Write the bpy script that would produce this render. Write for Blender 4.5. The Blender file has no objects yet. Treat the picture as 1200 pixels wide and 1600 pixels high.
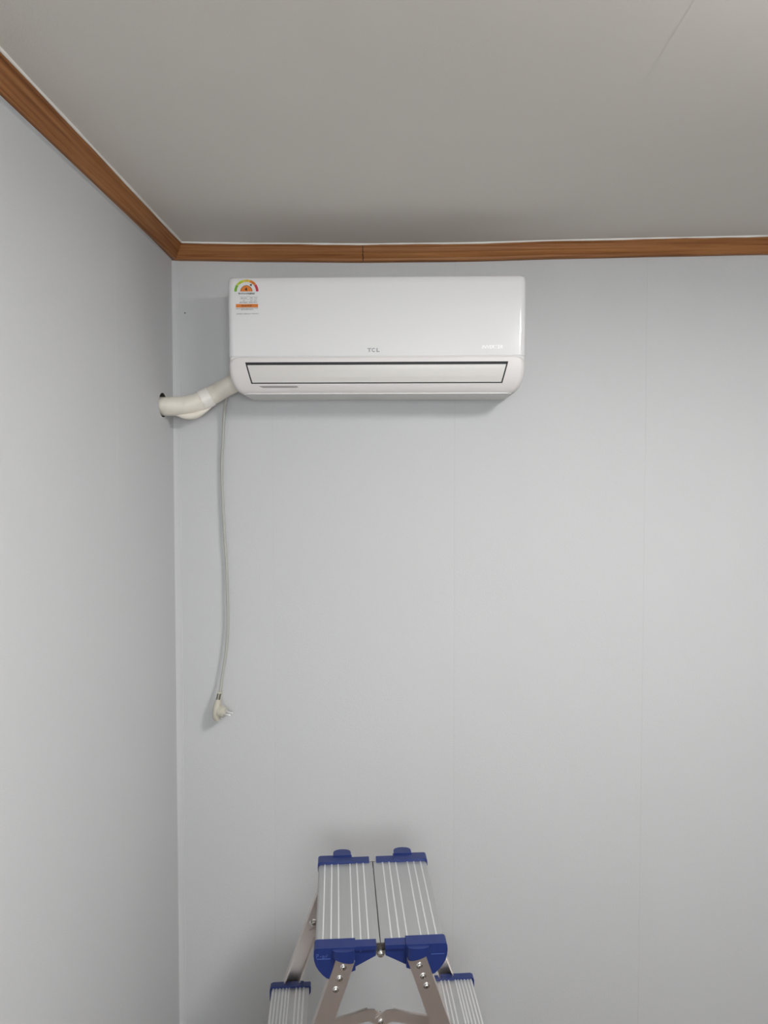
import bpy, bmesh, math, random
from mathutils import Vector, Matrix
random.seed(7)
S = bpy.context.scene
C = S.collection
PI = math.pi
R = math.radians

# ------------------------------------------------------------------ camera
cam_d = bpy.data.cameras.new('camera')
cam = bpy.data.objects.new('camera', cam_d)
C.objects.link(cam)
cam_d.sensor_fit = 'HORIZONTAL'
cam_d.sensor_width = 36.0
cam_d.lens = 36.0 * 1100.0 / 1200.0
cam_d.shift_y = -19.0 / 1200.0
cam_d.clip_start = 0.02
cam.location = (0, 0, 1.815)
cam.rotation_euler = (R(90 - 2.0), 0, R(1.5))
S.camera = cam

# ------------------------------------------------------------------ world, exposure (the room is lit by its ceiling lamp, see ceiling_lamp)
w = bpy.data.worlds.new('world'); S.world = w
w.use_nodes = True
w.node_tree.nodes['Background'].inputs[0].default_value = (0.97, 0.985, 1.0, 1)
S.view_settings.view_transform = 'Standard'
S.view_settings.look = 'None'
S.view_settings.exposure = 0.07
S.view_settings.gamma = 1.0
S.view_settings.use_curve_mapping = False
LAMP_STRENGTH = 60.0
SKY_STRENGTH = 19.0
w.node_tree.nodes['Background'].inputs[1].default_value = SKY_STRENGTH
# the sky enters through the window opening: a portal guides the sampling there
pl = bpy.data.lights.new('window_portal', 'AREA'); pl.shape = 'RECTANGLE'; pl.size = 1.0; pl.size_y = 0.75
pl.cycles.is_portal = True
po_ = bpy.data.objects.new('window_portal', pl); C.objects.link(po_)
po_.location = (0.25, -1.38, 1.925); po_.rotation_euler = (R(90), 0, 0)

# room dimensions
XL, XR, YB, YF, ZC = -0.662, 2.75, 2.03, -1.25, 2.474

# ------------------------------------------------------------------ materials
def srgb(r, g, b):
    f = lambda c: (c / 255 / 12.92) if c / 255 <= 0.04045 else ((c / 255 + 0.055) / 1.055) ** 2.4
    return (f(r), f(g), f(b), 1)

def nd(nt, t, **kw):
    n = nt.nodes.new(t)
    for k, v in kw.items():
        setattr(n, k, v)
    return n

def mat(name, col, rough=0.5, metal=0.0, spec=0.5, var=0.0, scale=(30, 30, 30), bump=0.0, bump_scale=None, detail=4, coat=0.0):
    m = bpy.data.materials.new(name); m.use_nodes = True
    nt = m.node_tree; p = nt.nodes['Principled BSDF']
    p.inputs['Base Color'].default_value = col
    p.inputs['Roughness'].default_value = rough
    p.inputs['Metallic'].default_value = metal
    p.inputs['Specular IOR Level'].default_value = spec
    p.inputs['Coat Weight'].default_value = coat
    if var or bump:
        tc = nd(nt, 'ShaderNodeTexCoord'); mp = nd(nt, 'ShaderNodeMapping')
        mp.inputs['Scale'].default_value = scale
        nt.links.new(tc.outputs['Object'], mp.inputs['Vector'])
        nz = nd(nt, 'ShaderNodeTexNoise'); nz.inputs['Scale'].default_value = 1.0; nz.inputs['Detail'].default_value = detail
        nt.links.new(mp.outputs[0], nz.inputs['Vector'])
        if var:
            mx = nd(nt, 'ShaderNodeMix', data_type='RGBA')
            a = tuple(max(0, c * (1 - var)) for c in col[:3]) + (1,)
            b = tuple(min(1, c * (1 + var)) for c in col[:3]) + (1,)
            mx.inputs[6].default_value = a; mx.inputs[7].default_value = b
            nt.links.new(nz.outputs['Fac'], mx.inputs[0])
            nt.links.new(mx.outputs[2], p.inputs['Base Color'])
        if bump:
            n2 = nz
            if bump_scale:
                mp2 = nd(nt, 'ShaderNodeMapping'); mp2.inputs['Scale'].default_value = bump_scale
                nt.links.new(tc.outputs['Object'], mp2.inputs['Vector'])
                n2 = nd(nt, 'ShaderNodeTexNoise'); n2.inputs['Scale'].default_value = 1.0; n2.inputs['Detail'].default_value = 3
                nt.links.new(mp2.outputs[0], n2.inputs['Vector'])
            bp = nd(nt, 'ShaderNodeBump'); bp.inputs['Strength'].default_value = bump; bp.inputs['Distance'].default_value = 0.001
            nt.links.new(n2.outputs['Fac'], bp.inputs['Height'])
            nt.links.new(bp.outputs[0], p.inputs['Normal'])
    return m

def wood(name, scale):
    m = bpy.data.materials.new(name); m.use_nodes = True
    nt = m.node_tree; p = nt.nodes['Principled BSDF']
    tc = nd(nt, 'ShaderNodeTexCoord'); mp = nd(nt, 'ShaderNodeMapping'); mp.inputs['Scale'].default_value = scale
    nz = nd(nt, 'ShaderNodeTexNoise'); nz.inputs['Scale'].default_value = 1; nz.inputs['Detail'].default_value = 5; nz.inputs['Distortion'].default_value = 0.4
    cr = nd(nt, 'ShaderNodeValToRGB')
    e = cr.color_ramp.elements
    e[0].position = 0.30; e[0].color = srgb(126, 76, 36)
    e[1].position = 0.72; e[1].color = srgb(172, 120, 72)
    x = cr.color_ramp.elements.new(0.5); x.color = srgb(153, 100, 56)
    nt.links.new(tc.outputs['Object'], mp.inputs[0]); nt.links.new(mp.outputs[0], nz.inputs['Vector'])
    nt.links.new(nz.outputs['Fac'], cr.inputs[0]); nt.links.new(cr.outputs[0], p.inputs['Base Color'])
    p.inputs['Roughness'].default_value = 0.5
    p.inputs['Specular IOR Level'].default_value = 0.3
    return m

M = {
    'paper': mat('wallpaper', srgb(204, 205, 206), 0.85, spec=0.2, var=0.012, scale=(5, 5, 3), bump=0.6, bump_scale=(420, 420, 300)),
    'paper_ceiling': mat('ceiling_paper', srgb(220, 215, 208), 0.9, spec=0.2, var=0.015, scale=(4, 4, 4), bump=0.4, bump_scale=(300, 160, 300)),
    'plaster': mat('plaster', srgb(190, 190, 188), 0.9, spec=0.2),
    'caulk': mat('caulk', srgb(240, 238, 232), 0.7, var=0.02, scale=(40, 40, 40), bump=0.3),
    'wood_x': wood('trim_wood_x', (3, 130, 170)),
    'wood_y': wood('trim_wood_y', (130, 3, 170)),
    'crack': mat('dark_gap', srgb(45, 28, 16), 0.9),
    'floor': mat('floor_vinyl', srgb(86, 70, 56), 0.4, var=0.15, scale=(40, 2.5, 1)),
    'ac_panel': mat('ac_gloss_white', srgb(229, 229, 230), 0.11, spec=0.5, coat=0.0),
    'ac_body': mat('ac_body_white', srgb(228, 228, 226), 0.35),
    'ac_bezel': mat('ac_bezel_white', srgb(224, 220, 218), 0.42),
    'ac_louver': mat('ac_louver_white', srgb(214, 212, 208), 0.36, var=0.015, scale=(2, 2, 900)),
    'ac_dark': mat('ac_recess_dark', srgb(40, 40, 42), 0.6),
    'ac_under': mat('ac_underside', srgb(222, 222, 219), 0.5),
    'logo_grey': mat('logo_grey', srgb(150, 150, 154), 0.35, metal=0.3),
    'print_white': mat('print_white', srgb(252, 252, 252), 0.3),
    'sticker': mat('sticker_clear_white', srgb(228, 229, 229), 0.11),
    'print_black': mat('print_black', srgb(28, 26, 26), 0.5),
    'print_grey': mat('print_grey', srgb(130, 130, 128), 0.5),
    'strip_grey': mat('strip_grey', srgb(158, 156, 154), 0.5),
    'lab_green': mat('label_green', srgb(112, 170, 48), 0.4),
    'lab_lime': mat('label_lime', srgb(182, 204, 50), 0.4),
    'lab_yellow': mat('label_yellow', srgb(226, 196, 70), 0.4),
    'lab_orange': mat('label_orange', srgb(220, 124, 44), 0.4),
    'lab_red': mat('label_red', srgb(196, 42, 70), 0.4),
    'lab_brown': mat('label_brown', srgb(120, 66, 14), 0.5),
    'tape': mat('pipe_tape', srgb(232, 226, 214), 0.45, var=0.04, scale=(30, 30, 30), bump=0.25, bump_scale=(90, 90, 90)),
    'tape_new': mat('pipe_tape_white', srgb(242, 238, 232), 0.35),
    'hole': mat('hole_lining', srgb(70, 66, 60), 0.9),
    'cable': mat('cable_grey', srgb(178, 178, 172), 0.4),
    'plug': mat('plug_ivory', srgb(196, 192, 178), 0.4),
    'slot': mat('relief_slot', srgb(70, 68, 56), 0.7),
    'chrome': mat('prong_metal', (0.95, 0.95, 0.95, 1), 0.28, metal=1),
    'alu': mat('brushed_aluminium', (0.50, 0.505, 0.50, 1), 0.46, metal=0.75, var=0.05, scale=(260, 4, 260), bump=0.06),
    'alu_ridge': mat('polished_ridge', (0.74, 0.74, 0.73, 1), 0.4, metal=0.45),
    'alu_rail': mat('rail_aluminium', (0.68, 0.62, 0.59, 1), 0.36, metal=0.92, var=0.04, scale=(60, 60, 6)),
    'blue': mat('blue_plastic', srgb(28, 45, 102), 0.38, spec=0.45, var=0.08, scale=(60, 60, 60)),
    'blue_mark': mat('blue_moulded_mark', srgb(70, 92, 156), 0.5),
    'screw': mat('screw_metal', (0.78, 0.77, 0.75, 1), 0.25, metal=1),
    'screw_dark': mat('screw_recess', srgb(60, 55, 50), 0.6),
    'rubber': mat('rubber_foot', srgb(40, 40, 42), 0.8),
    'lamp_frame': mat('lamp_frame', srgb(240, 240, 240), 0.4),
}
def emis(name, col, strength):
    m = bpy.data.materials.new(name); m.use_nodes = True
    p = m.node_tree.nodes['Principled BSDF']
    p.inputs['Base Color'].default_value = (0.9, 0.9, 0.9, 1)
    p.inputs['Emission Color'].default_value = col
    p.inputs['Emission Strength'].default_value = strength
    return m
def glass(name):
    m = bpy.data.materials.new(name); m.use_nodes = True; nt = m.node_tree
    for n in list(nt.nodes): nt.nodes.remove(n)
    o = nd(nt, 'ShaderNodeOutputMaterial'); t = nd(nt, 'ShaderNodeBsdfTransparent'); g = nd(nt, 'ShaderNodeBsdfGlossy'); mx = nd(nt, 'ShaderNodeMixShader')
    t.inputs[0].default_value = (0.94, 0.95, 0.95, 1); g.inputs['Roughness'].default_value = 0.02; mx.inputs[0].default_value = 0.06
    nt.links.new(t.outputs[0], mx.inputs[1]); nt.links.new(g.outputs[0], mx.inputs[2]); nt.links.new(mx.outputs[0], o.inputs[0]); return m
M['pane'] = glass('window_glass')
M['lamp'] = emis('lamp_diffuser', (1.0, 0.985, 0.975, 1), LAMP_STRENGTH)

# ------------------------------------------------------------------ helpers
def link(name, me, parent=None):
    o = bpy.data.objects.new(name, me); C.objects.link(o)
    if parent is not None:
        o.parent = parent
    return o

def obj(name, bm, m, parent=None, smooth=False, recalc=True, angle=35):
    if recalc:
        bmesh.ops.recalc_face_normals(bm, faces=bm.faces)
    me = bpy.data.meshes.new(name); bm.to_mesh(me); bm.free()
    for x in (m if isinstance(m, (list, tuple)) else [m]):
        me.materials.append(M[x])
    if smooth:
        me.polygons.foreach_set('use_smooth', [True] * len(me.polygons))
        me.set_sharp_from_angle(angle=R(angle))
    return link(name, me, parent)

def tag(o, label, cat, group=None):
    o['label'] = label; o['category'] = cat
    if group: o['group'] = group
    return o

def struct(o):
    o['kind'] = 'structure'; return o

def thing(name, label, cat, loc=(0, 0, 0), rot=(0, 0, 0)):
    o = bpy.data.objects.new(name, None); C.objects.link(o)
    o.empty_display_size = 0.1
    o.location = loc; o.rotation_euler = rot
    return tag(o, label, cat)

def box(bm, x0, x1, y0, y1, z0, z1, mi=0):
    v = [bm.verts.new(p) for p in ((x0, y0, z0), (x1, y0, z0), (x1, y1, z0), (x0, y1, z0), (x0, y0, z1), (x1, y0, z1), (x1, y1, z1), (x0, y1, z1))]
    for f in ((3, 2, 1, 0), (4, 5, 6, 7), (0, 1, 5, 4), (1, 2, 6, 5), (2, 3, 7, 6), (3, 0, 4, 7)):
        bm.faces.new([v[i] for i in f]).material_index = mi
    return v

def bev(bm, off, seg=2, ang=30):
    es = [e for e in bm.edges if e.is_manifold and len(e.link_faces) == 2 and e.calc_face_angle(0) > R(ang)]
    bmesh.ops.bevel(bm, geom=es, offset=off, segments=seg, profile=0.5, affect='EDGES', clamp_overlap=True)

def prism(bm, poly, d0, d1, f, mi=0):
    """extrude a 2-D outline; f(a, b, d) -> 3-D point"""
    A = [bm.verts.new(f(a, b, d0)) for a, b in poly]
    B = [bm.verts.new(f(a, b, d1)) for a, b in poly]
    n = len(poly)
    fs = [bm.faces.new(A), bm.faces.new(B[::-1])]
    for i in range(n):
        fs.append(bm.faces.new((A[i], A[(i + 1) % n], B[(i + 1) % n], B[i])))
    for x in fs: x.material_index = mi

def catmull(P, n=8):
    P = [Vector(p) for p in P]
    Q = [P[0] * 2 - P[1]] + P + [P[-1] * 2 - P[-2]]
    out = []
    for i in range(1, len(Q) - 2):
        a, b, c, d = Q[i - 1:i + 3]
        for k in range(n):
            t = k / n
            out.append(0.5 * ((2 * b) + (c - a) * t + (2 * a - 5 * b + 4 * c - d) * t * t + (3 * b - a - 3 * c + d) * t ** 3))
    out.append(P[-1]); return out

def tube(bm, pts, rad, seg=16, cap=True, mi=0):
    """rad: number or function (s metres, theta) -> radius"""
    pts = [Vector(p) for p in pts]
    rings = []; s = 0
    T0 = (pts[1] - pts[0]).normalized()
    N = T0.orthogonal().normalized()
    for i, p in enumerate(pts):
        T = (pts[min(i + 1, len(pts) - 1)] - pts[max(i - 1, 0)]).normalized()
        N = (N - T * N.dot(T)).normalized(); B = T.cross(N)
        if i: s += (p - pts[i - 1]).length
        ring = []
        for k in range(seg):
            th = 2 * PI * k / seg
            r = rad(s, th) if callable(rad) else rad
            ring.append(bm.verts.new(p + (N * math.cos(th) + B * math.sin(th)) * r))
        rings.append(ring)
    for a, b in zip(rings, rings[1:]):
        for k in range(seg):
            bm.faces.new((a[k], a[(k + 1) % seg], b[(k + 1) % seg], b[k])).material_index = mi
    if cap:
        bm.faces.new(rings[0][::-1]).material_index = mi; bm.faces.new(rings[-1]).material_index = mi

def lathe(bm, prof, seg=20, mi=0, axis=(0, 0, 1), org=(0, 0, 0)):
    """prof: (r, h) pairs from first to last; r = 0 ends close"""
    ax = Vector(axis).normalized(); n = ax.orthogonal().normalized(); b = ax.cross(n); o = Vector(org)
    rings = []
    for r, h in prof:
        if r <= 1e-7:
            rings.append([bm.verts.new(o + ax * h)])
        else:
            rings.append([bm.verts.new(o + ax * h + (n * math.cos(2 * PI * k / seg) + b * math.sin(2 * PI * k / seg)) * r) for k in range(seg)])
    for p, q in zip(rings, rings[1:]):
        for k in range(seg):
            k2 = (k + 1) % seg
            if len(p) == 1 and len(q) == 1: continue
            if len(p) == 1: f = bm.faces.new((p[0], q[k], q[k2]))
            elif len(q) == 1: f = bm.faces.new((p[k], p[k2], q[0]))
            else: f = bm.faces.new((p[k], p[k2], q[k2], q[k]))
            f.material_index = mi

def lerp_list(P, x):
    if x <= P[0][0]: return P[0][1]
    for (a, b), (c, d) in zip(P, P[1:]):
        if x <= c:
            t = (x - a) / (c - a); t = t * t * (3 - 2 * t) * 0.5 + t * 0.5
            return b + (d - b) * t
    return P[-1][1]

# ------------------------------------------------------------------ the room
TH = 0.12
bm = bmesh.new(); box(bm, XL - TH, XR + TH, YF - TH, YB + TH, -0.1, 0); floor = struct(obj('floor', bm, 'floor'))
floor['label'] = 'warm brown floor of the small room, mostly out of view'

# back wall: plaster behind wallpaper strips that meet at fine vertical seams
bm = bmesh.new(); box(bm, XL - TH, XR + TH, YB + 0.0008, YB + TH, 0, ZC + 0.1)
wall_back = struct(obj('wall_back', bm, 'plaster'))
wall_back['label'] = 'pale grey papered back wall carrying the air conditioner'
def strip_mesh(u0, u1, zt, f, n=2, lip=0.004, th=0.0008):
    """one strip of wallpaper, its two edges rounded into the seams"""
    bm = bmesh.new()
    sec = [(u0, th), (u0 + 0.0001, 0.0002), (u0 + lip, 0.0), (u1 - lip, 0.0), (u1 - 0.0001, 0.0002), (u1, th)]
    A = [bm.verts.new(f(u, d, 0)) for u, d in sec]; B = [bm.verts.new(f(u, d, zt)) for u, d in sec]
    for i in range(len(sec) - 1):
        bm.faces.new((A[i], A[i + 1], B[i + 1], B[i]))
    return bm
seams = [XL, -0.376, 0.149, 0.692, 1.225, 1.758, 2.29, XR]
G = 0.00025
for a, b in zip(seams, seams[1:]):
    bm = strip_mesh(a + G, b - G, ZC, lambda u, d, z: (u, YB + d, z)); obj('wallpaper_strip', bm, 'paper', wall_back, smooth=True)
# narrow fold of paper turned round the corner
bm = bmesh.new(); prism(bm, [(XL, 0), (XL + 0.019, 0), (XL + 0.018, -0.0014), (XL + 0.008, -0.0019), (XL + 0.004, -0.004), (XL, -0.0065)], 0, ZC, lambda a, b, d: (a, YB + b, d))
obj('corner_fold', bm, 'paper', wall_back, smooth=True)
# nail hole beside the air conditioner
bm = bmesh.new(); lathe(bm, [(0, 0.0012), (0.0016, 0.0006), (0.002, 0)], 10, axis=(0.2, -1, 0.1), org=(-0.6268, YB, 2.2823)); obj('nail_hole', bm, 'crack', wall_back)

# left wall with the round pipe hole cut through it
HY, HZ, HR = 1.937, 2.009, 0.0335
def wall_with_hole(x0, x1, sq=0.08, seg=32):
    bm = bmesh.new()
    for x, flip in ((x1, 0), (x0, 1)):
        yy = [YF, HY - sq, HY + sq, YB]; zz = [0, HZ - sq, HZ + sq, ZC]
        for i in range(3):
            for j in range(3):
                if i == 1 and j == 1: continue
                bm.faces.new([bm.verts.new((x, y, z)) for y, z in ((yy[i], zz[j]), (yy[i + 1], zz[j]), (yy[i + 1], zz[j + 1]), (yy[i], zz[j + 1]))])
        for k in range(seg):
            pts = []
            for q in (k, k + 1):
                a = 2 * PI * q / seg; c, s = math.cos(a), math.sin(a); m = max(abs(c), abs(s))
                pts.append(((HY + HR * c, HZ + HR * s), (HY + sq * c / m, HZ + sq * s / m)))
            bm.faces.new([bm.verts.new((x, *p)) for p in (pts[0][0], pts[0][1], pts[1][1], pts[1][0])])
    for k in range(seg):
        p = [(HY + HR * math.cos(2 * PI * q / seg), HZ + HR * math.sin(2 * PI * q / seg)) for q in (k, k + 1)]
        f = bm.faces.new([bm.verts.new(v) for v in ((x1, *p[0]), (x1, *p[1]), (x0, *p[1]), (x0, *p[0]))]); f.material_index = 1
    bmesh.ops.remove_doubles(bm, verts=bm.verts, dist=1e-5)
    return bm
wall_left = struct(obj('wall_left', wall_with_hole(XL - TH, XL), ['paper', 'hole']))
wall_left['label'] = 'pale grey papered left wall with a round pipe hole'
for ys in (1.63, 1.10):      # seams of the left wall: a fine raised overlap
    bm = bmesh.new(); prism(bm, [(ys - 0.012, 0), (ys - 0.010, 0.0004), (ys, 0.0006), (ys + 0.0005, 0)], 0, ZC - 0.03, lambda a, b, d: (XL + b, a, d)); obj('wallpaper_overlap', bm, 'paper', wall_left)
bm = bmesh.new(); box(bm, XR, XR + TH, YF, YB, 0, ZC); struct(obj('wall_right', bm, 'paper'))['label'] = 'papered right wall out of view'
WX0, WX1, WZ0, WZ1 = -0.25, 0.75, 1.55, 2.30      # daylight window behind the viewer
bm = bmesh.new()
box(bm, XL - TH, WX0, YF - TH, YF, 0, ZC); box(bm, WX1, XR + TH, YF - TH, YF, 0, ZC); box(bm, WX0, WX1, YF - TH, YF, 0, WZ0); box(bm, WX0, WX1, YF - TH, YF, WZ1, ZC)
struct(obj('wall_rear', bm, 'paper'))['label'] = 'papered wall with a window behind the viewer'
bm = bmesh.new()
for x0, x1, z0, z1 in ((WX0, WX1, WZ0, WZ0 + 0.05), (WX0, WX1, WZ1 - 0.05, WZ1), (WX0, WX0 + 0.05, WZ0 + 0.05, WZ1 - 0.05), (WX1 - 0.05, WX1, WZ0 + 0.05, WZ1 - 0.05), ((WX0 + WX1) / 2 - 0.03, (WX0 + WX1) / 2 + 0.03, WZ0 + 0.05, WZ1 - 0.05)):
    box(bm, x0, x1, YF - 0.09, YF - 0.03, z0, z1)
win = struct(obj('window_1', bm, 'lamp_frame')); win['label'] = 'white framed sliding window behind the viewer'
for k in (0, 1):
    bm = bmesh.new(); xm = (WX0 + WX1) / 2
    box(bm, (WX0 + 0.05, xm + 0.03)[k], (xm - 0.03, WX1 - 0.05)[k], YF - 0.064, YF - 0.060, WZ0 + 0.05, WZ1 - 0.05); obj('pane', bm, 'pane', win)
# dark cap behind the hole
bm = bmesh.new(); box(bm, XL - TH - 0.01, XL - TH, HY - 0.08, HY + 0.08, HZ - 0.08, HZ + 0.08); obj('hole_backing', bm, 'hole', wall_left)

# ceiling: slab plus paper strips; the paper sags a little along the back trim
SAG = [(-0.662, 0.002), (-0.3756, 0.008), (-0.1112, 0.012), (0.162, 0.0117), (0.481, 0.0056), (0.762, 0.0019), (1.006, -0.001), (2.75, -0.002)]
def sag(x): return lerp_list(SAG, x)
def zceil(x, y):
    t = min(1, max(0, (y - 1.1) / 0.85)); t = t * t * (3 - 2 * t)
    return ZC - sag(x) * t
bm = bmesh.new(); box(bm, XL - TH, XR + TH, YF - TH, YB + TH, ZC + 0.004, ZC + 0.12); ceiling = struct(obj('ceiling', bm, 'plaster'))
ceiling['label'] = 'dim warm grey papered ceiling above the wooden cornice'
cs = [XL, -0.56, -0.097, 0.41, 0.917, 1.43, 1.94, 2.45, XR]
for a, b in zip(cs, cs[1:]):
    bm = bmesh.new(); nx, ny = 9, 36; g = []
    for i in range(nx + 1):
        x = a + (b - a) * i / nx; col = []
        for j in range(ny + 1):
            y = YF + (YB - YF) * j / ny
            e = -0.0003 if i == 0 and a > XL else 0.0     # overlapping edge hangs down a hair
            col.append(bm.verts.new((x - (0.006 if e else 0), y, zceil(x, y) + e)))
        g.append(col)
    for i in range(nx):
        for j in range(ny):
            bm.faces.new((g[i][j], g[i][j + 1], g[i + 1][j + 1], g[i + 1][j]))
    obj('ceiling_paper_strip', bm, 'paper_ceiling', ceiling, smooth=True, recalc=False)

# wooden cornice: moulded profile (out from wall, down from ceiling)
PROF = [(0, 0), (0.039, 0), (0.039, -0.0045), (0.0372, -0.0068), (0.0345, -0.0075), (0.0335, -0.0105), (0.0295, -0.019), (0.0278, -0.0205), (0.0268, -0.0208), (0.026, -0.0225),
        (0.0205, -0.0315), (0.0195, -0.0325), (0.0182, -0.0328), (0.0175, -0.035), (0.0165, -0.0385), (0.014, -0.0405), (0, -0.0405)]
def sweep(frames):
    bm = bmesh.new(); rings = [[bm.verts.new(f(o, d)) for o, d in PROF] for f in frames]
    n = len(PROF)
    for a, b in zip(rings, rings[1:]):
        for i in range(n): bm.faces.new((a[i], a[(i + 1) % n], b[(i + 1) % n], b[i]))
    bm.faces.new(rings[0]); bm.faces.new(rings[-1][::-1]); return bm
DROP = 0.0008
JX = -0.1116
def back_frame(x, miter=0):
    return lambda o, d: (x + (o if miter else 0), YB - o, ZC - sag(x) - DROP + d)
def back_piece(x0, x1, miter=False):
    n = max(4, int((x1 - x0) / 0.06)); fr = []
    for i in range(n + 1):
        x = x0 + (x1 - x0) * i / n; fr.append(back_frame(x, miter and i == 0))
    return sweep(fr)
fr = [(lambda y, k: (lambda o, d: (XL + o, y - (o if k else 0), ZC - 0.002 * (1 if k else max(0, (y - 1.1) / 0.93)) - DROP + d)))(y, k) for y, k in ((YF, 0), (-1, 0), (0.5, 0), (1.1, 0), (1.6, 0), (YB, 1))]
trim1 = struct(obj('trim_1', sweep(fr), 'wood_y', smooth=True, angle=20)); trim1['label'] = 'brown wooden cornice along the left wall'
bm = back_piece(XL, JX - 0.0006, True); trim2 = struct(obj('trim_2', bm, 'wood_x', smooth=True, angle=20)); trim2['label'] = 'short brown cornice length above the air conditioner, left of the joint'
bm = back_piece(JX + 0.0006, XR); trim3 = struct(obj('trim_3', bm, 'wood_x', smooth=True, angle=20)); trim3['label'] = 'long brown cornice length on the back wall, right of the joint'
# ragged dark joint between the two lengths
bm = bmesh.new(); P = [(JX + random.uniform(-0.0014, 0.0014), -k * 0.0045) for k in range(10)]
for (xa, za), (xb, zb) in zip(P, P[1:]):
    def po(z):
        for (o1, d1), (o2, d2) in zip(PROF[1:], PROF[2:]):
            if d2 <= z <= d1 and d1 != d2: return o1 + (o2 - o1) * (d1 - z) / (d1 - d2)
        return 0.014
    zt = ZC - sag(JX) - DROP
    w1, w2 = 0.0009, 0.0007
    bm.faces.new([bm.verts.new(p) for p in ((xa - w1, YB - po(za) - 0.0006, zt + za), (xa + w1, YB - po(za) - 0.0006, zt + za), (xb + w2, YB - po(max(zb, -0.0405)) - 0.0006, zt + max(zb, -0.0405)), (xb - w2, YB - po(max(zb, -0.0405)) - 0.0006, zt + max(zb, -0.0405)))])
obj('joint_gap', bm, 'crack', trim2)
# white caulk beads where cornice meets the ceiling paper
bm = bmesh.new(); pts = [(XL + 0.0405, y, zceil(XL + 0.04, y) - 0.0012) for y in [YF + 0.05 + (YB - YF - 0.09) * k / 40 for k in range(41)]]
tube(bm, pts, lambda s, t: 0.0030 + 0.0006 * math.sin(s * 23) + 0.0004 * math.sin(s * 71), 8); obj('caulk_bead', bm, 'caulk', trim1, smooth=True)
bm = bmesh.new(); pts = [(x, YB - 0.0405, ZC - sag(x) - 0.0008) for x in [XL + 0.04 + (XR - XL - 0.05) * k / 60 for k in range(61)]]
tube(bm, pts, lambda s, t: 0.0030 + 0.0006 * math.sin(s * 17) + 0.0005 * math.sin(s * 53), 8); obj('caulk_bead', bm, 'caulk', trim3, smooth=True)
# lip of paper below the left cornice
bm = bmesh.new(); prism(bm, [(0, -0.0405), (0.0125, -0.0405), (0.012, -0.0425), (0, -0.0475)], YF, YB - 0.012, lambda a, b, d: (XL + a * (1 if d < 1 else 0.6), d, ZC - 0.002 + (b if d < 1 else -0.0405 + (b + 0.0405) * 0.15))); obj('paper_lip', bm, 'paper', trim1)

# ------------------------------------------------------------------ ceiling lamp (out of view, lights the room)
LX, LY, LWX, LWY = 0.73, 0.47, 0.13, 0.30
lamp = thing('ceiling_lamp', 'square white flush ceiling lamp in the middle of the room, out of view', 'lamp', (LX, LY, ZC))
bm = bmesh.new(); box(bm, -LWX - 0.02, LWX + 0.02, -LWY - 0.02, LWY + 0.02, -0.068, -0.002); bev(bm, 0.008); obj('lamp_frame', bm, 'lamp_frame', lamp)
bm = bmesh.new(); box(bm, -LWX, LWX, -LWY, LWY, -0.094, -0.066); bev(bm, 0.008, 2); obj('diffuser', bm, 'lamp', lamp, smooth=True)

# ------------------------------------------------------------------ air conditioner
AX, AZ = -0.0685, 2.032
HW, H = 0.3865, 0.298
ac = thing('air_conditioner', 'white wall-mounted split air conditioner with energy label below the cornice', 'air conditioner', (AX, YB, AZ), (0, R(0.0), 0))
DP = [(0.0, 0.166), (0.004, 0.171), (0.012, 0.1775), (0.025, 0.1845), (0.04, 0.1895), (0.06, 0.1935), (0.08, 0.1955), (0.0918, 0.1958), (0.2, 0.1985), (0.275, 0.20037), (0.288, 0.197), (0.294, 0.1935), (0.298, 0.188)]
IP = [(0.0, 0.0255), (0.004, 0.0205), (0.012, 0.0135), (0.025, 0.007), (0.04, 0.003), (0.06, 0.0008), (0.08, 0.0), (0.20, 0.0), (0.288, 0.0), (0.294, 0.001), (0.298, 0.003)]
def lin(P, z):
    if z <= P[0][0]: return P[0][1]
    for (a, b), (c, d) in zip(P, P[1:]):
        if z <= c: return b + (d - b) * (z - a) / (c - a)
    return P[-1][1]
prof_d = lambda z: lin(DP, z)
prof_i = lambda z: lin(IP, z)
def loop_pts(z, off, hwoff, r, back, n=7):
    d = prof_d(z) + off; hw = HW - prof_i(z) + hwoff
    L = [(-hw, -back), (-hw, -(d - r))]
    L += [(-hw + r - r * math.cos(t), -(d - r) - r * math.sin(t)) for t in [PI / 2 * k / n for k in range(1, n + 1)]]
    Rr = [(-x, y) for x, y in L][::-1]
    return L, Rr
def loft(zs, off, hwoff, r, back, capb=True, capt=True, hole=None):
    bm = bmesh.new(); rows = []
    for z in zs:
        o = off(z) if callable(off) else off; h = hwoff(z) if callable(hwoff) else hwoff; bk = back(z) if callable(back) else back
        L, Rr = loop_pts(z, o, h, r, bk)
        mid = []
        if hole:
            xe = hole(z); yy = -(prof_d(z) + o); mid = [(-xe, yy), (xe, yy)]
        rows.append(([bm.verts.new((x, y, z)) for x, y in L], [bm.verts.new((x, y, z)) for x, y in mid], [bm.verts.new((x, y, z)) for x, y in Rr]))
    for (za, A), (zb, B) in zip(zip(zs, rows), zip(zs[1:], rows[1:])):
        a = A[0] + A[1] + A[2]; b = B[0] + B[1] + B[2]; nl = len(A[0])
        for i in range(len(a) - 1):
            if hole and i == nl and HOLE0 - 1e-6 <= min(za, zb) and max(za, zb) <= HOLE1 + 1e-6: continue
            bm.faces.new((a[i], a[i + 1], b[i + 1], b[i]))
        bm.faces.new((a[-1], a[0], b[0], b[-1]))
    if capb: bm.faces.new(sum(rows[0], []))
    if capt: bm.faces.new(sum(rows[-1], [])[::-1])
    return bm
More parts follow.
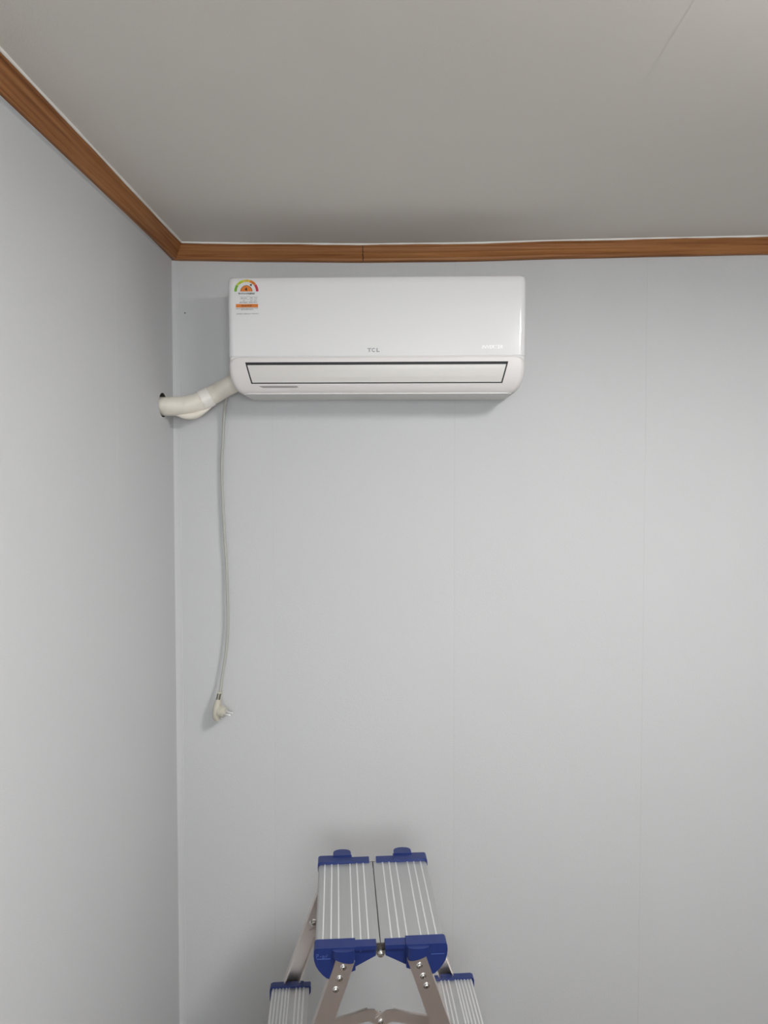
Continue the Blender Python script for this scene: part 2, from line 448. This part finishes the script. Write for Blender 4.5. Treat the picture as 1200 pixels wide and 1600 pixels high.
# body shell, full height, a hair inside the visible covers
zs = [0, 0.004, 0.012, 0.025, 0.04, 0.06, 0.08, 0.095, 0.15, 0.22, 0.275, 0.288, 0.294, 0.2978]
off = lambda z: -0.0045 if z < 0.09 else -0.0015
bm = loft(zs, off, lambda z: -0.0012 if z > 0.09 else -0.001, 0.016, 0.002, hole=None); obj('body', bm, 'ac_body', ac, smooth=True)
# glossy upper front panel
PZ = 0.0918
HOLE0, HOLE1 = 0.0225, 0.0765
zs = [PZ, PZ + 0.0015, 0.11, 0.15, 0.22, 0.275, 0.288, 0.294, 0.298]
bm = loft(zs, lambda z: -0.0012 if z < PZ + 0.001 else 0.0, 0.0, 0.016, 0.012, hole=lambda z: HW - prof_i(z) - 0.0166); obj('front_panel', bm, 'ac_panel', ac, smooth=True, angle=22)
# lower bezel with rounded upper corners around the air outlet
HOLE0, HOLE1 = 0.0225, 0.0765
RC = 0.021; BT = 0.0905
xe = lambda z: 0.3275 + (0.341 - 0.3275) * (z - HOLE0) / (HOLE1 - HOLE0)
def corner(z):
    t = z - (BT - RC)
    return -0.0005 - (RC - math.sqrt(max(0, RC * RC - t * t))) if t > 0 else -0.0005 if z > 0.06 else 0.0
zs = [0.0, 0.002, 0.004, 0.008, 0.012, 0.018, HOLE0, 0.03, 0.04, 0.05, 0.06, 0.068, 0.0725, HOLE1, 0.0805, 0.084, 0.0868, 0.0888, 0.0900, BT]
bm = loft(zs, lambda z: 0.0016 if z < 0.088 else 0.0016 - 0.0030 * ((z - 0.088) / 0.0025) ** 2, corner, 0.014, lambda z: prof_d(z) - 0.05 if z > 0.005 else 0.004, capb=False, hole=xe)
bezel = obj('lower_bezel', bm, 'ac_bezel', ac, smooth=True, angle=50)
# underside plate
bm = bmesh.new(); hw = HW - prof_i(0) - 0.002
prism(bm, [(-hw, -0.004), (-hw + 0.004, -0.160), (-hw + 0.018, -0.1672), (hw - 0.018, -0.1672), (hw - 0.004, -0.160), (hw, -0.004)], -0.0025, 0.002, lambda a, b, d: (a, b, d)); obj('underside', bm, 'ac_under', ac)
# dark recess behind the louver
bm = bmesh.new(); ny = 10
zz = [HOLE0 - 0.001 + (HOLE1 - HOLE0 + 0.002) * k / ny for k in range(ny + 1)]
for (za, zb) in zip(zz, zz[1:]):
    bm.faces.new([bm.verts.new(p) for p in ((-xe(za) - 0.004, -(prof_d(za) - 0.0042), za), (xe(za) + 0.004, -(prof_d(za) - 0.0042), za), (xe(zb) + 0.004, -(prof_d(zb) - 0.0042), zb), (-xe(zb) - 0.004, -(prof_d(zb) - 0.0042), zb))])
obj('outlet_recess', bm, 'ac_dark', ac, recalc=False)
# louver flap
bm = bmesh.new(); L0, L1 = HOLE0 + 0.0028, HOLE1 - 0.0072
fr, bk = [], []
n = 12
for k in range(n + 1):
    z = L0 + (L1 - L0) * k / n; d = prof_d(z) + 0.0010; x = xe(z) - 0.0036
    fr.append([bm.verts.new((sx * x, -d, z)) for sx in (-1, 1)]); bk.append([bm.verts.new((sx * x, -(d - 0.0042), z + (0.001 if k == n else 0))) for sx in (-1, 1)])
for k in range(n):
    bm.faces.new((fr[k][0], fr[k][1], fr[k + 1][1], fr[k + 1][0])); bm.faces.new((bk[k][1], bk[k][0], bk[k + 1][0], bk[k + 1][1]))
    for s in (0, 1): bm.faces.new((fr[k][s], fr[k + 1][s], bk[k + 1][s], bk[k][s]))
for k in (0, n): bm.faces.new((fr[k][0], fr[k][1], bk[k][1], bk[k][0]))
bev(bm, 0.0008, 2, 50)
obj('louver', bm, 'ac_louver', ac, smooth=True, angle=40)
# small grey printed strip on the lower bezel edge
bm = bmesh.new()
pts = [(-0.309, 0.0172), (-0.2085, 0.0172), (-0.204, 0.0140), (-0.212, 0.0122), (-0.298, 0.0122)]
bm.faces.new([bm.verts.new((x, -(prof_d(z) + 0.0021), z)) for x, z in pts]); obj('printed_strip', bm, 'strip_grey', ac)
# logo TCL
PF = prof_d(0.12)
def flat(bm, poly, d, mi=0):
    bm.faces.new([bm.verts.new((x, -d - (prof_d(z) - PF), z)) for x, z in poly]).material_index = mi
def rect(bm, x0, x1, z0, z1, d, mi=0): flat(bm, [(x0, z0), (x1, z0), (x1, z1), (x0, z1)], d, mi)
logo = bmesh.new(); f3 = lambda a, b, d: (a, -d - (prof_d(b) - PF), b)
lx, lz, lh, st = -0.0225, 0.1020, 0.0100, 0.0023
pr = lambda poly: prism(logo, poly, PF - 0.0002, PF + 0.0005, f3)
pr([(lx, lz + lh), (lx, lz + lh - st), (lx + 0.0035, lz + lh - st), (lx + 0.0035, lz), (lx + 0.0065, lz), (lx + 0.0065, lz + lh - st), (lx + 0.0100, lz + lh - st), (lx + 0.0100, lz + lh)])
cx, cz, ro, ri = lx + 0.0163, lz + lh / 2, 0.0053, 0.0029
arc = [(cx + ro * 1.02 * math.cos(a), cz + ro * math.sin(a)) for a in [R(48 + 264 * k / 18) for k in range(19)]]
arc += [(cx + ri * 1.05 * math.cos(a), cz + ri * math.sin(a)) for a in [R(312 - 264 * k / 18) for k in range(19)]]
pr(arc)
x = lx + 0.0233
pr([(x, lz), (x + 0.0080, lz), (x + 0.0080, lz + st), (x + 0.0030, lz + st), (x + 0.0030, lz + lh), (x, lz + lh)])
lg = obj('logo', logo, 'logo_grey', ac); lg['label'] = 'small grey letters TCL'

def text_mesh(name, body, size, m, parent, x, z, d, align='LEFT', shear=0.0, bold=0.0, sx=1.0):
    cu = bpy.data.curves.new('tmp', 'FONT'); cu.body = body; cu.size = size; cu.align_x = align; cu.shear = shear; cu.offset = bold
    cu.resolution_u = 3
    t = bpy.data.objects.new('tmp', cu); C.objects.link(t)
    bpy.context.view_layer.update()
    me = bpy.data.meshes.new_from_object(t.evaluated_get(bpy.context.evaluated_depsgraph_get()))
    bpy.data.objects.remove(t); bpy.data.curves.remove(cu)
    for v in me.vertices:
        v.co = Vector((x + v.co.x * sx, -d - (prof_d(z + v.co.y) - PF), z + v.co.y))
    me.name = name; me.materials.clear(); me.materials.append(M[m])
    return link(name, me, parent)
t = text_mesh('inverter_mark', 'INVERTER', 0.0125, 'print_white', ac, 0.2715, 0.1095, PF + 0.0004, shear=0.25, bold=0.0002, sx=0.98)
t['label'] = 'pale slanted lettering INVERTER'

# energy label
PX = 0.001663
lcx, lcz = -0.3357, 0.2583
D0 = PF + 0.0002
bm = bmesh.new(); prism(bm, [(lcx - 0.036, lcz - 0.062), (lcx + 0.036, lcz - 0.062), (lcx + 0.036, lcz + 0.002), (lcx + 0.034, lcz + 0.012), (lcx + 0.027, lcz + 0.023), (lcx + 0.016, lcz + 0.031), (lcx, lcz + 0.0345), (lcx - 0.016, lcz + 0.031), (lcx - 0.027, lcz + 0.023), (lcx - 0.034, lcz + 0.012), (lcx - 0.036, lcz + 0.002)], D0 - 0.0003, D0, f3)
lab = obj('energy_label', bm, 'sticker', ac); lab['label'] = 'energy rating sticker with a green to red arc and the number 4'
def seg_arc(a0, a1, ro, ri, n=8):
    return [(lcx + ro * math.cos(R(a0 + (a1 - a0) * k / n)), lcz + ro * math.sin(R(a0 + (a1 - a0) * k / n))) for k in range(n + 1)] + \
           [(lcx + ri * math.cos(R(a1 + (a0 - a1) * k / n)), lcz + ri * math.sin(R(a1 + (a0 - a1) * k / n))) for k in range(n + 1)]
for nme, c, a0, a1 in (('arc_segment', 'lab_green', 180, 146), ('arc_segment', 'lab_lime', 145, 108), ('arc_segment', 'lab_yellow', 107, 73), ('arc_segment', 'lab_orange', 72, 37), ('arc_segment', 'lab_red', 36, 0)):
    bm = bmesh.new(); flat(bm, seg_arc(a0, a1, 0.0316, 0.0250), D0 + 0.0002); obj(nme, bm, c, lab, recalc=False)
for k, a in enumerate((163, 126, 90, 54, 18)):   # numerals 1 to 5 round the arc
    r = 0.0283
    text_mesh('arc_numeral', str(k + 1), 0.0052, 'lab_brown', lab, lcx + r * math.cos(R(a)), lcz + r * math.sin(R(a)) - 0.0018, D0 + 0.0004, 'CENTER')
bm = bmesh.new(); flat(bm, [(lcx + 0.0156 * math.cos(PI * k / 20), lcz + 0.0156 * math.sin(PI * k / 20)) for k in range(21)], D0 + 0.0002); obj('rating_disc', bm, 'lab_orange', lab, recalc=False)
bm = bmesh.new(); flat(bm, [(lcx + ro * math.cos(R(a)), lcz + ro * math.sin(R(a))) for ro, a in [(0.0158, k * 9) for k in range(21)] + [(0.0146, 180 - k * 9) for k in range(21)]], D0 + 0.0003); obj('rating_rim', bm, 'lab_brown', lab, recalc=False)
text_mesh('rating_number', '4', 0.0130, 'print_black', lab, lcx - 0.0008, lcz + 0.0012, D0 + 0.0004, 'CENTER', bold=0.0002)
bm = bmesh.new(); ca, sa = math.cos(R(54)), math.sin(R(54))
flat(bm, [(lcx + r * ca - t * sa, lcz + r * sa + t * ca) for r, t in ((0.0185, 0.0034), (0.0185, -0.0034), (0.0245, 0.0))], D0 + 0.0003); obj('pointer', bm, 'print_black', lab, recalc=False)
text_mesh('label_title', '에너지소비효율등급', 0.0056, 'print_black', lab, lcx, lcz - 0.0072, D0 + 0.0003, 'CENTER', bold=0.00012, sx=0.93)
bm = bmesh.new(); px = lambda x, y: (lcx + (x / 20 + 355 - 385) * PX, lcz - (y / 20 + 425 - 455.5) * PX)
def bar(x0, x1, y0, y1, dd=0.0003, b=None):
    a = px(x0, y0); c = px(x1, y1); rect(b, a[0], c[0], c[1], a[1], D0 + dd)
bar(265, 960, 995, 1100, 0.0002, bm); obj('cost_bar', bm, 'lab_orange', lab, recalc=False)
def scribble(rows, m, name, dd):
    bm = bmesh.new(); rnd = random.Random(len(rows) * 7 + len(name))
    for x0, x1, y, h in rows:      # print too small to read: short strokes like syllable blocks
        x = x0
        while x < x1 - 6:
            wd = rnd.uniform(8, 20)
            bar(x, min(x + wd, x1), y - h * rnd.uniform(0.3, 0.5), y + h * rnd.uniform(0.2, 0.5), dd, bm)
            x += wd + rnd.uniform(5, 12)
    obj(name, bm, m, lab, recalc=False)
scribble([(425, 615, 812, 34), (715, 800, 808, 34), (850, 930, 808, 30), (500, 540, 890, 36), (725, 790, 888, 34), (845, 920, 886, 30), (385, 630, 952, 36), (680, 790, 950, 30), (820, 920, 948, 30)], 'print_grey', 'table_print', 0.0003)
scribble([(265, 400, 1140, 26), (425, 810, 1130, 34), (825, 955, 1126, 26), (430, 800, 1168, 30), (285, 740, 1300, 34), (760, 975, 1292, 28)], 'print_grey', 'fine_print', 0.00035)
scribble([(445, 770, 1048, 60)], 'lab_brown', 'cost_print', 0.0004)
bm = bmesh.new()
for y in (768, 850, 925): bar(390, 960, y, y + 5, 0.0003, bm)
obj('table_rules', bm, 'print_grey', lab, recalc=False)

# ------------------------------------------------------------------ wrapped refrigerant pipe
P = [(-0.775, 1.937, 2.008), (-0.70, 1.937, 2.008), (-0.655, 1.940, 2.006), (-0.61, 1.948, 2.007), (-0.575, 1.955, 2.015), (-0.535, 1.962, 2.036), (-0.495, 1.967, 2.060), (-0.46, 1.97, 2.078), (-0.43, 1.972, 2.090)]
bm = bmesh.new()
def pr_(s, th):
    ph = (s / 0.047 + th / (2 * PI)) % 1.0
    return 0.0258 + 0.0012 * (1 - ph) + 0.0011 * math.sin(2 * th + s * 30) + 0.0007 * math.sin(3 * th + s * 70)
tube(bm, catmull(P, 14), pr_, 40)
pipe = tag(obj('refrigerant_pipe', bm, 'tape', smooth=True, angle=60), 'tape-wrapped ivory pipe bundle running from the air conditioner into the left wall hole', 'pipe')
# fresh wrap of tape round the bend and a loose flap on its underside
Q = catmull(P, 14); q0 = 62
bm = bmesh.new(); tube(bm, Q[q0:q0 + 9], lambda s, t: 0.0284 + 0.0004 * math.sin(t * 3), 32); obj('tape_band', bm, 'tape_new', pipe, smooth=True)
bm = bmesh.new()
tube(bm, catmull([(-0.628, 1.944, 1.9835), (-0.600, 1.946, 1.979), (-0.572, 1.952, 1.984), (-0.535, 1.960, 2.006)], 8), lambda s, t: 0.0035 + 0.0065 * math.sin(min(1, s / 0.1) * PI), 14); obj('tape_flap', bm, 'tape', pipe, smooth=True)

# ------------------------------------------------------------------ power cord with plug
cord = thing('power_cord', 'pale grey power cord hanging down the back wall with an ivory plug', 'power cord', (-0.5, 2.0, 1.13))
off = Vector((-0.5, 2.0, 1.13))
CP = [(-0.4975, 1.994, 2.040), (-0.5035, 2.000, 2.025), (-0.507, 2.005, 2.010), (-0.512, 2.010, 1.97), (-0.515, 2.012, 1.92), (-0.5195, 2.014, 1.856), (-0.5185, 2.014, 1.765), (-0.5135, 2.013, 1.654), (-0.508, 2.012, 1.562), (-0.505, 2.010, 1.46), (-0.504, 2.008, 1.376), (-0.5095, 2.004, 1.302), (-0.519, 1.998, 1.235), (-0.523, 1.990, 1.194)]
Q = catmull(CP, 8)
bm = bmesh.new(); tube(bm, [p - off for p in Q], lambda s, t: 0.0046 - 0.0006 * abs(math.cos(t)), 14); obj('cable', bm, 'cable', cord, smooth=True)
# plug: tapering body hanging down, socket side facing right
def ringloft(bm, secs, seg=20, sup=2.6):
    rings = []
    for (c, ux, uy, a, b) in secs:
        ux = Vector(ux).normalized(); uy = Vector(uy).normalized(); c = Vector(c); ring = []
        for k in range(seg):
            t = 2 * PI * k / seg; ct, st_ = math.cos(t), math.sin(t)
            ring.append(bm.verts.new(c + ux * a * math.copysign(abs(ct) ** (2 / sup), ct) + uy * b * math.copysign(abs(st_) ** (2 / sup), st_)))
        rings.append(ring)
    for p, q in zip(rings, rings[1:]):
        for k in range(seg): bm.faces.new((p[k], p[(k + 1) % seg], q[(k + 1) % seg], q[k]))
    bm.faces.new(rings[0][::-1]); bm.faces.new(rings[-1])
K = lambda x, y, z: Vector((x, y, z)) - off
ex, ey = (1, -0.25, -0.18), (0.25, 1, 0)
bm = bmesh.new()
ringloft(bm, [(K(-0.5232, 1.989, 1.1945), ex, ey, 0.0058, 0.0052), (K(-0.5240, 1.988, 1.190), ex, ey, 0.0066, 0.0060), (K(-0.5265, 1.986, 1.174), ex, ey, 0.0072, 0.0070)])
rel = obj('strain_relief', bm, 'plug', cord, smooth=True)
bm = bmesh.new()
for k in range(5):
    z = 1.1885 - k * 0.0034; cx = -0.5240 - k * 0.0006
    for dx in (-0.0037, 0.0034):
        p = K(cx + dx, 1.9813 - k * 0.0004 - dx * 0.2, z); box(bm, p.x - 0.0021, p.x + 0.0021, p.y - 0.0016, p.y + 0.004, p.z - 0.0009, p.z + 0.0009)
obj('relief_slot', bm, 'slot', rel)
bm = bmesh.new()
ringloft(bm, [(K(-0.5265, 1.986, 1.174), ex, ey, 0.0078, 0.0078), (K(-0.5280, 1.985, 1.166), ex, ey, 0.0090, 0.0105), (K(-0.5305, 1.984, 1.150), ex, ey, 0.0095, 0.0135), (K(-0.5315, 1.984, 1.135), ex, ey, 0.0098, 0.0155), (K(-0.5315, 1.984, 1.122), ex, ey, 0.0092, 0.0140), (K(-0.5310, 1.984, 1.114), ex, ey, 0.0085, 0.011), (K(-0.5305, 1.984, 1.1115), ex, ey, 0.005, 0.006)])
obj('plug_body', bm, 'plug', cord, smooth=True, angle=50)
ax = Vector((1, -0.16, -0.20)).normalized()
bm = bmesh.new(); lathe(bm, [(0, -0.004), (0.0150, -0.004), (0.0168, 0), (0.0168, 0.007), (0.0155, 0.0076), (0.0155, 0.0165), (0.0145, 0.0178), (0, 0.0178)], 28, axis=ax, org=K(-0.5235, 1.983, 1.1395)); face = obj('plug_face', bm, 'plug', cord, smooth=True, angle=30)
c0 = K(-0.5235, 1.983, 1.1395); side = Vector((0, 0, 1)).cross(ax).normalized()
for s in (-1, 1):
    bm = bmesh.new(); lathe(bm, [(0, 0.016), (0.0030, 0.016), (0.0030, 0.0345), (0.0021, 0.0366), (0, 0.037)], 14, axis=ax, org=c0 + side * 0.0095 * s); obj('prong', bm, 'chrome', cord, smooth=True)

# ------------------------------------------------------------------ step ladder
LT = 0.885; RISE = 0.295
lad = thing('step_ladder', 'aluminium folding step ladder with blue plastic caps in front of the back wall', 'ladder', (-0.057, 1.516, 0), (0, 0, R(5.4)))
def ridge_mesh(length, wd, hh):
    bm = bmesh.new(); prism(bm, [(-wd, -0.0005), (-wd * 0.8, hh * 0.7), (-wd * 0.4, hh), (wd * 0.4, hh), (wd * 0.8, hh * 0.7), (wd, -0.0005)], -length, length, lambda a, b, d: (a, d, b))
    bmesh.ops.recalc_face_normals(bm, faces=bm.faces); me = bpy.data.meshes.new('tread_ridge'); bm.to_mesh(me); bm.free(); me.materials.append(M['alu_ridge']); return me
RM_TOP = ridge_mesh(0.1455, 0.0019, 0.0013); RM_STEP = ridge_mesh(0.1375, 0.0022, 0.0018)
# screw head, shared
def screw_mesh(r):
    bm = bmesh.new(); lathe(bm, [(r, -0.001), (r, 0.0012), (r * 0.85, 0.0026), (r * 0.5, 0.0036), (0.0001, 0.0039)], 16, axis=(0, -1, 0))
    for a in (0, PI / 2):
        c, s = math.cos(a + 0.4), math.sin(a + 0.4); l, wd = r * 0.5, r * 0.14
        bm.faces.new([bm.verts.new((x * c - z * s, -0.0043, x * s + z * c)) for x, z in ((-l, -wd), (l, -wd), (l, wd), (-l, wd))]).material_index = 1
    lathe(bm, [(r * 1.5, 0.0), (r * 1.5, 0.0006), (r * 0.9, 0.0008)], 18, axis=(0, -1, 0))
    me = bpy.data.meshes.new('screw'); bm.to_mesh(me); bm.free(); me.materials.append(M['screw']); me.materials.append(M['screw_dark'])
    me.polygons.foreach_set('use_smooth', [True] * len(me.polygons)); return me
SM = screw_mesh(0.0042)

def round_sect(u0, u1, top, th, r):
    """plate section, outer edge (u1) rolled over"""
    P = [(u0, top - th), (u0, top)]
    P += [(u1 - r + r * math.sin(t), top - r + r * math.cos(t)) for t in [PI / 2 * k / 6 for k in range(7)]]
    P += [(u1, top - th)]
    return P
for s in (-1, 1):
    # top platform half
    bm = bmesh.new(); prism(bm, [(s * u, z) for u, z in round_sect(0.0012, 0.1295, LT, 0.024, 0.006)], -0.1465, 0.1465, lambda a, b, d: (a, d, b))
    top = obj('top_step', bm, 'alu', lad, smooth=True, angle=30)
    for fq in (0.115, 0.24, 0.36, 0.575, 0.70, 0.82):
        o = link('tread_ridge', RM_TOP, top); o.location = (s * 0.1295 * (1 - fq), 0, LT)
    # end caps of the platform, near and far
    for v in (-1, 1):
        bm = bmesh.new()
        # outer block with the curved cheek
        out = [(0.050, 0.0075), (0.1255, 0.0075), (0.1292, 0.0062), (0.1312, 0.003), (0.1318, -0.006), (0.1308, -0.016), (0.1275, -0.027), (0.1215, -0.037), (0.1140, -0.046), (0.1065, -0.0525), (0.100, -0.0545), (0.060, -0.0425), (0.050, -0.039)]
        prism(bm, [(s * a, LT + b) for a, b in out], v * 0.1405, v * 0.168, lambda a, b, d: (a, d, b))
        bev(bm, 0.0012, 2, 40)
        inn = [(0.0085, 0.0045), (0.052, 0.0045), (0.052, -0.040), (0.045, -0.0365), (0.0095, -0.0185)]
        prism(bm, [(s * a, LT + b) for a, b in inn], v * 0.1425, v * 0.158, lambda a, b, d: (a, d, b))
        # lip along the top of the inner part
        prism(bm, [(s * a, LT + b) for a, b in ((0.0085, 0.0047), (0.056, 0.0047), (0.056, -0.0035), (0.0085, -0.0035))], v * 0.142, v * 0.163, lambda a, b, d: (a, d, b))
        cap = obj('end_cap', bm, 'blue', lad, smooth=True, angle=30)
        # rounded rail socket standing out from the cap
        bm = bmesh.new(); c = 0.0735; hw = 0.0215
        bul = 0.0115 if v < 0 else 0.020
        plan = [(c - hw, 0.160)] + [(c - hw * math.cos(t), 0.1675 + bul * math.sin(t) ** 0.6) for t in [PI * k / 14 for k in range(15)]] + [(c + hw, 0.160)]
        zt = LT + (0.0055 if v < 0 else 0.0115)
        A = [bm.verts.new((s * a, v * b, zt)) for a, b in plan]
        B = [bm.verts.new((s * a, v * b, LT - 0.0070 - (c + hw - a) * 0.28 - 0.003 * math.sin(PI * i / (len(plan) - 1)))) for i, (a, b) in enumerate(plan)]
        bm.faces.new(A); bm.faces.new(B[::-1])
        for i in range(len(plan)): bm.faces.new((A[i], A[(i + 1) % len(plan)], B[(i + 1) % len(plan)], B[i]))
        bev(bm, 0.0015, 2, 50)
        obj('rail_socket', bm, 'blue', cap, smooth=True, angle=40)
        # moulded line, dot and worn lettering on the near caps
        if v < 0:
            bm = bmesh.new(); zz = LT - 0.0135
            box(bm, min(s * 0.1255, s * 0.099), max(s * 0.1255, s * 0.099), -0.1687, -0.167, zz - 0.0005, zz + 0.0005); obj('moulded_line', bm, 'blue_mark', cap)
            if s < 0:
                yy = -0.1687; z0_ = LT - 0.0118; x0_ = -0.1262
                strokes = [[(0, 0), (0, .008), (.0036, .008), (.0038, .005), (.0010, .0042)], [(.0070, .0034), (.0092, .0036)], [(.0116, 0), (.0120, .0042), (.0146, .0040), (.0146, 0), (.0118, .0004)], [(.0178, 0), (.0180, .0046)], [(.0200, .0020), (.0208, .0066)]]
                bm = bmesh.new()
                for st2 in strokes:
                    for (xa, za), (xb, zb) in zip(st2, st2[1:]):
                        dx, dz = xb - xa, zb - za; l = math.hypot(dx, dz); nx, nz = -dz / l * 0.0005, dx / l * 0.0005
                        prism(bm, [(xa + nx, za + nz), (xb + nx, zb + nz), (xb - nx, zb - nz), (xa - nx, za - nz)], yy, -0.167, lambda a, b, d: (x0_ + a, d, z0_ + b))
                o = obj('moulded_mark', bm, 'blue_mark', cap); o['kind'] = 'stuff'
                bm = bmesh.new(); lathe(bm, [(0.0017, 0), (0.0017, 0.0012), (0.0001, 0.0014)], 12, axis=(0, -1, 0), org=(-0.040, -0.158, LT - 0.007)); obj('moulded_dot', bm, 'blue_mark', cap)
    # rails
    for v in (-1, 1):
        u_top, sl = (0.0725, 0.345) if v < 0 else ((0.095, 0.376) if s < 0 else (0.079, 0.376))
        ut = lambda z: u_top + sl * (0.86 - z)
        dirv = Vector((s * sl, 0, -1)).normalized(); acr = Vector((dirv.z, 0, -dirv.x)) * -s      # across the rail, towards outside-up
        z1, z0 = 0.872, 0.012
        hwid, dep, th = 0.0182, 0.023, 0.0032
        y_o = 0.1715 if v < 0 else 0.168
        sec = [(-hwid, y_o), (hwid, y_o), (hwid, y_o - dep), (hwid - th, y_o - dep), (hwid - th, y_o - th), (-hwid + th, y_o - th), (-hwid + th, y_o - dep), (-hwid, y_o - dep)]
        bm = bmesh.new(); ends = []
        for z in (z1, z0):
            c = Vector((s * ut(z), 0, z)); ends.append([bm.verts.new(c + acr * a + Vector((0, v * b, 0))) for a, b in sec])
        n = len(sec)
        for i in range(n): bm.faces.new((ends[0][i], ends[0][(i + 1) % n], ends[1][(i + 1) % n], ends[1][i]))
        bm.faces.new(ends[0][::-1]); bm.faces.new(ends[1])
        bev(bm, 0.0008, 2, 40)
        rail = obj('rail', bm, 'alu_rail', lad, smooth=True, angle=30)
        if v < 0:
            for zq in ((0.856, 0.834, 0.812) if s < 0 else (0.852, 0.831, 0.811)):
                o = link('screw', SM, rail); o.location = (s * (ut(zq)), -y_o - 0.0002, zq)
        # rubber foot
        bm = bmesh.new(); c = Vector((s * ut(0.02), v * (y_o - dep / 2), 0)); box(bm, c.x - 0.026, c.x + 0.026, c.y - 0.016, c.y + 0.016, 0, 0.04); bev(bm, 0.004)
        obj('foot', bm, 'rubber', rail, smooth=True)
        # spreader bolt on the inner side of each rail
        zq = 0.722 if v < 0 else 0.731
        bm = bmesh.new(); lathe(bm, [(0.0095, 0), (0.0095, 0.001), (0.0062, 0.0014), (0.0062, 0.003), (0.0045, 0.0048), (0.0001, 0.0055)], 18, axis=(0, -v, 0), org=(s * ut(zq), v * (y_o - th), zq)); obj('spreader_bolt', bm, 'screw', rail, smooth=True)
        # spreader arm: flat bent bar with a folded top edge
        pu = ut(zq)
        cen = [(-0.004, 0.7300), (0.006, 0.7325), (0.016, 0.7390), (0.024, 0.7400), (0.060, 0.7310), (pu, 0.7180), (pu + 0.006, 0.716)]
        wid = [0.0088, 0.0122, 0.0125, 0.0118, 0.0105, 0.0105, 0.008]
        up, lo = [], []
        for i, (a, b) in enumerate(cen):
            a0, b0 = cen[max(i - 1, 0)]; a1, b1 = cen[min(i + 1, len(cen) - 1)]
            T = Vector((a1 - a0, b1 - b0)).normalized(); Nn = Vector((-T.y, T.x))
            up.append((a + Nn.x * wid[i], b + Nn.y * wid[i])); lo.append((a - Nn.x * wid[i], b - Nn.y * wid[i]))
        endc = [(-0.004 - 0.0088 * math.cos(t), 0.7300 - 0.0088 * math.sin(t)) for t in [R(-60 + 20 * k) for k in range(8)]]
        poly = up + lo[::-1] + endc[::-1]
        vi = y_o - dep - (0.001 if s < 0 else -0.003)
        bm = bmesh.new(); prism(bm, [(s * a, b) for a, b in poly], v * vi, v * (vi + 0.0028), lambda a, b, d: (a, d, b)); bev(bm, 0.0007, 1, 60)
        fl = up[3:6]                                       # folded flange facing inwards
        for (a0, b0), (a1, b1) in zip(fl, fl[1:]):
            prism(bm, [(s * a0, b0), (s * a1, b1), (s * a1, b1 - 0.0022), (s * a0, b0 - 0.0022)], v * (vi - 0.004), v * (vi + 0.002), lambda a, b, d: (a, d, b))
        obj('spreader_arm', bm, 'alu_rail', lad, smooth=True, angle=30)
    # lower steps
    for k in (1, 2):
        zt = LT - RISE * k; sh = 0.358 * RISE * (k - 1)
        u0, u1 = 0.153 + sh, 0.2425 + sh
        bm = bmesh.new(); prism(bm, [(s * u, z) for u, z in round_sect(u0, u1, zt, 0.03, 0.006)], -0.139, 0.139, lambda a, b, d: (a, d, b))
        st_ = obj('step', bm, 'alu', lad, smooth=True, angle=30)
        for fq in (0.05, 0.135, 0.225, 0.315, 0.40, 0.475, 0.66, 0.76, 0.86):
            o = link('tread_ridge', RM_STEP, st_); o.location = (s * (u1 - (u1 - u0) * fq), 0, zt)
        for v in (-1, 1):
            bm = bmesh.new()
            prism(bm, [(s * a, b) for a, b in ((u0 - 0.004, zt + 0.001), (u0 - 0.0025, zt + 0.0035), (u0 + 0.012, zt + 0.0035), (u0 + 0.014, zt + 0.006), (u1 - 0.003, zt + 0.006), (u1 + 0.0025, zt + 0.003), (u1 + 0.004, zt - 0.003), (u1 + 0.004, zt - 0.028), (u1 - 0.01, zt - 0.034), (u0 + 0.006, zt - 0.030), (u0 - 0.004, zt - 0.012))], v * 0.1365, v * 0.152, lambda a, b, d: (a, d, b))
            bev(bm, 0.001, 2, 40)
            obj('step_cap', bm, 'blue', st_, smooth=True, angle=30)
# centre hinge below the platform joint, near and far
for v in (-1, 1):
    bm = bmesh.new(); box(bm, -0.012, 0.012, min(v * 0.146, v * 0.150), max(v * 0.146, v * 0.150), LT - 0.014, LT - 0.001); h = obj('hinge_plate', bm, 'screw_dark', lad)
    bm = bmesh.new(); lathe(bm, [(0.0001, -0.02), (0.0052, -0.02), (0.0052, 0.012), (0.0075, 0.0122), (0.0075, 0.0135), (0.005, 0.014), (0.005, 0.016), (0.0035, 0.018), (0.0001, 0.0185)], 18, axis=(0, v, 0), org=(0.0, v * 0.1475, LT - 0.0135)); obj('hinge_pin', bm, 'screw', h, smooth=True)
    # rivet where the two spreader arms meet
    bm = bmesh.new(); lathe(bm, [(0.0001, -0.016), (0.0055, -0.016), (0.0055, 0.0035), (0.0062, 0.0036), (0.0055, 0.0058), (0.003, 0.0072), (0.0001, 0.0076)], 18, axis=(0, v, 0), org=(0.0, v * (0.1515 if v < 0 else 0.148), 0.7300)); obj('spreader_rivet', bm, 'screw', lad, smooth=True)
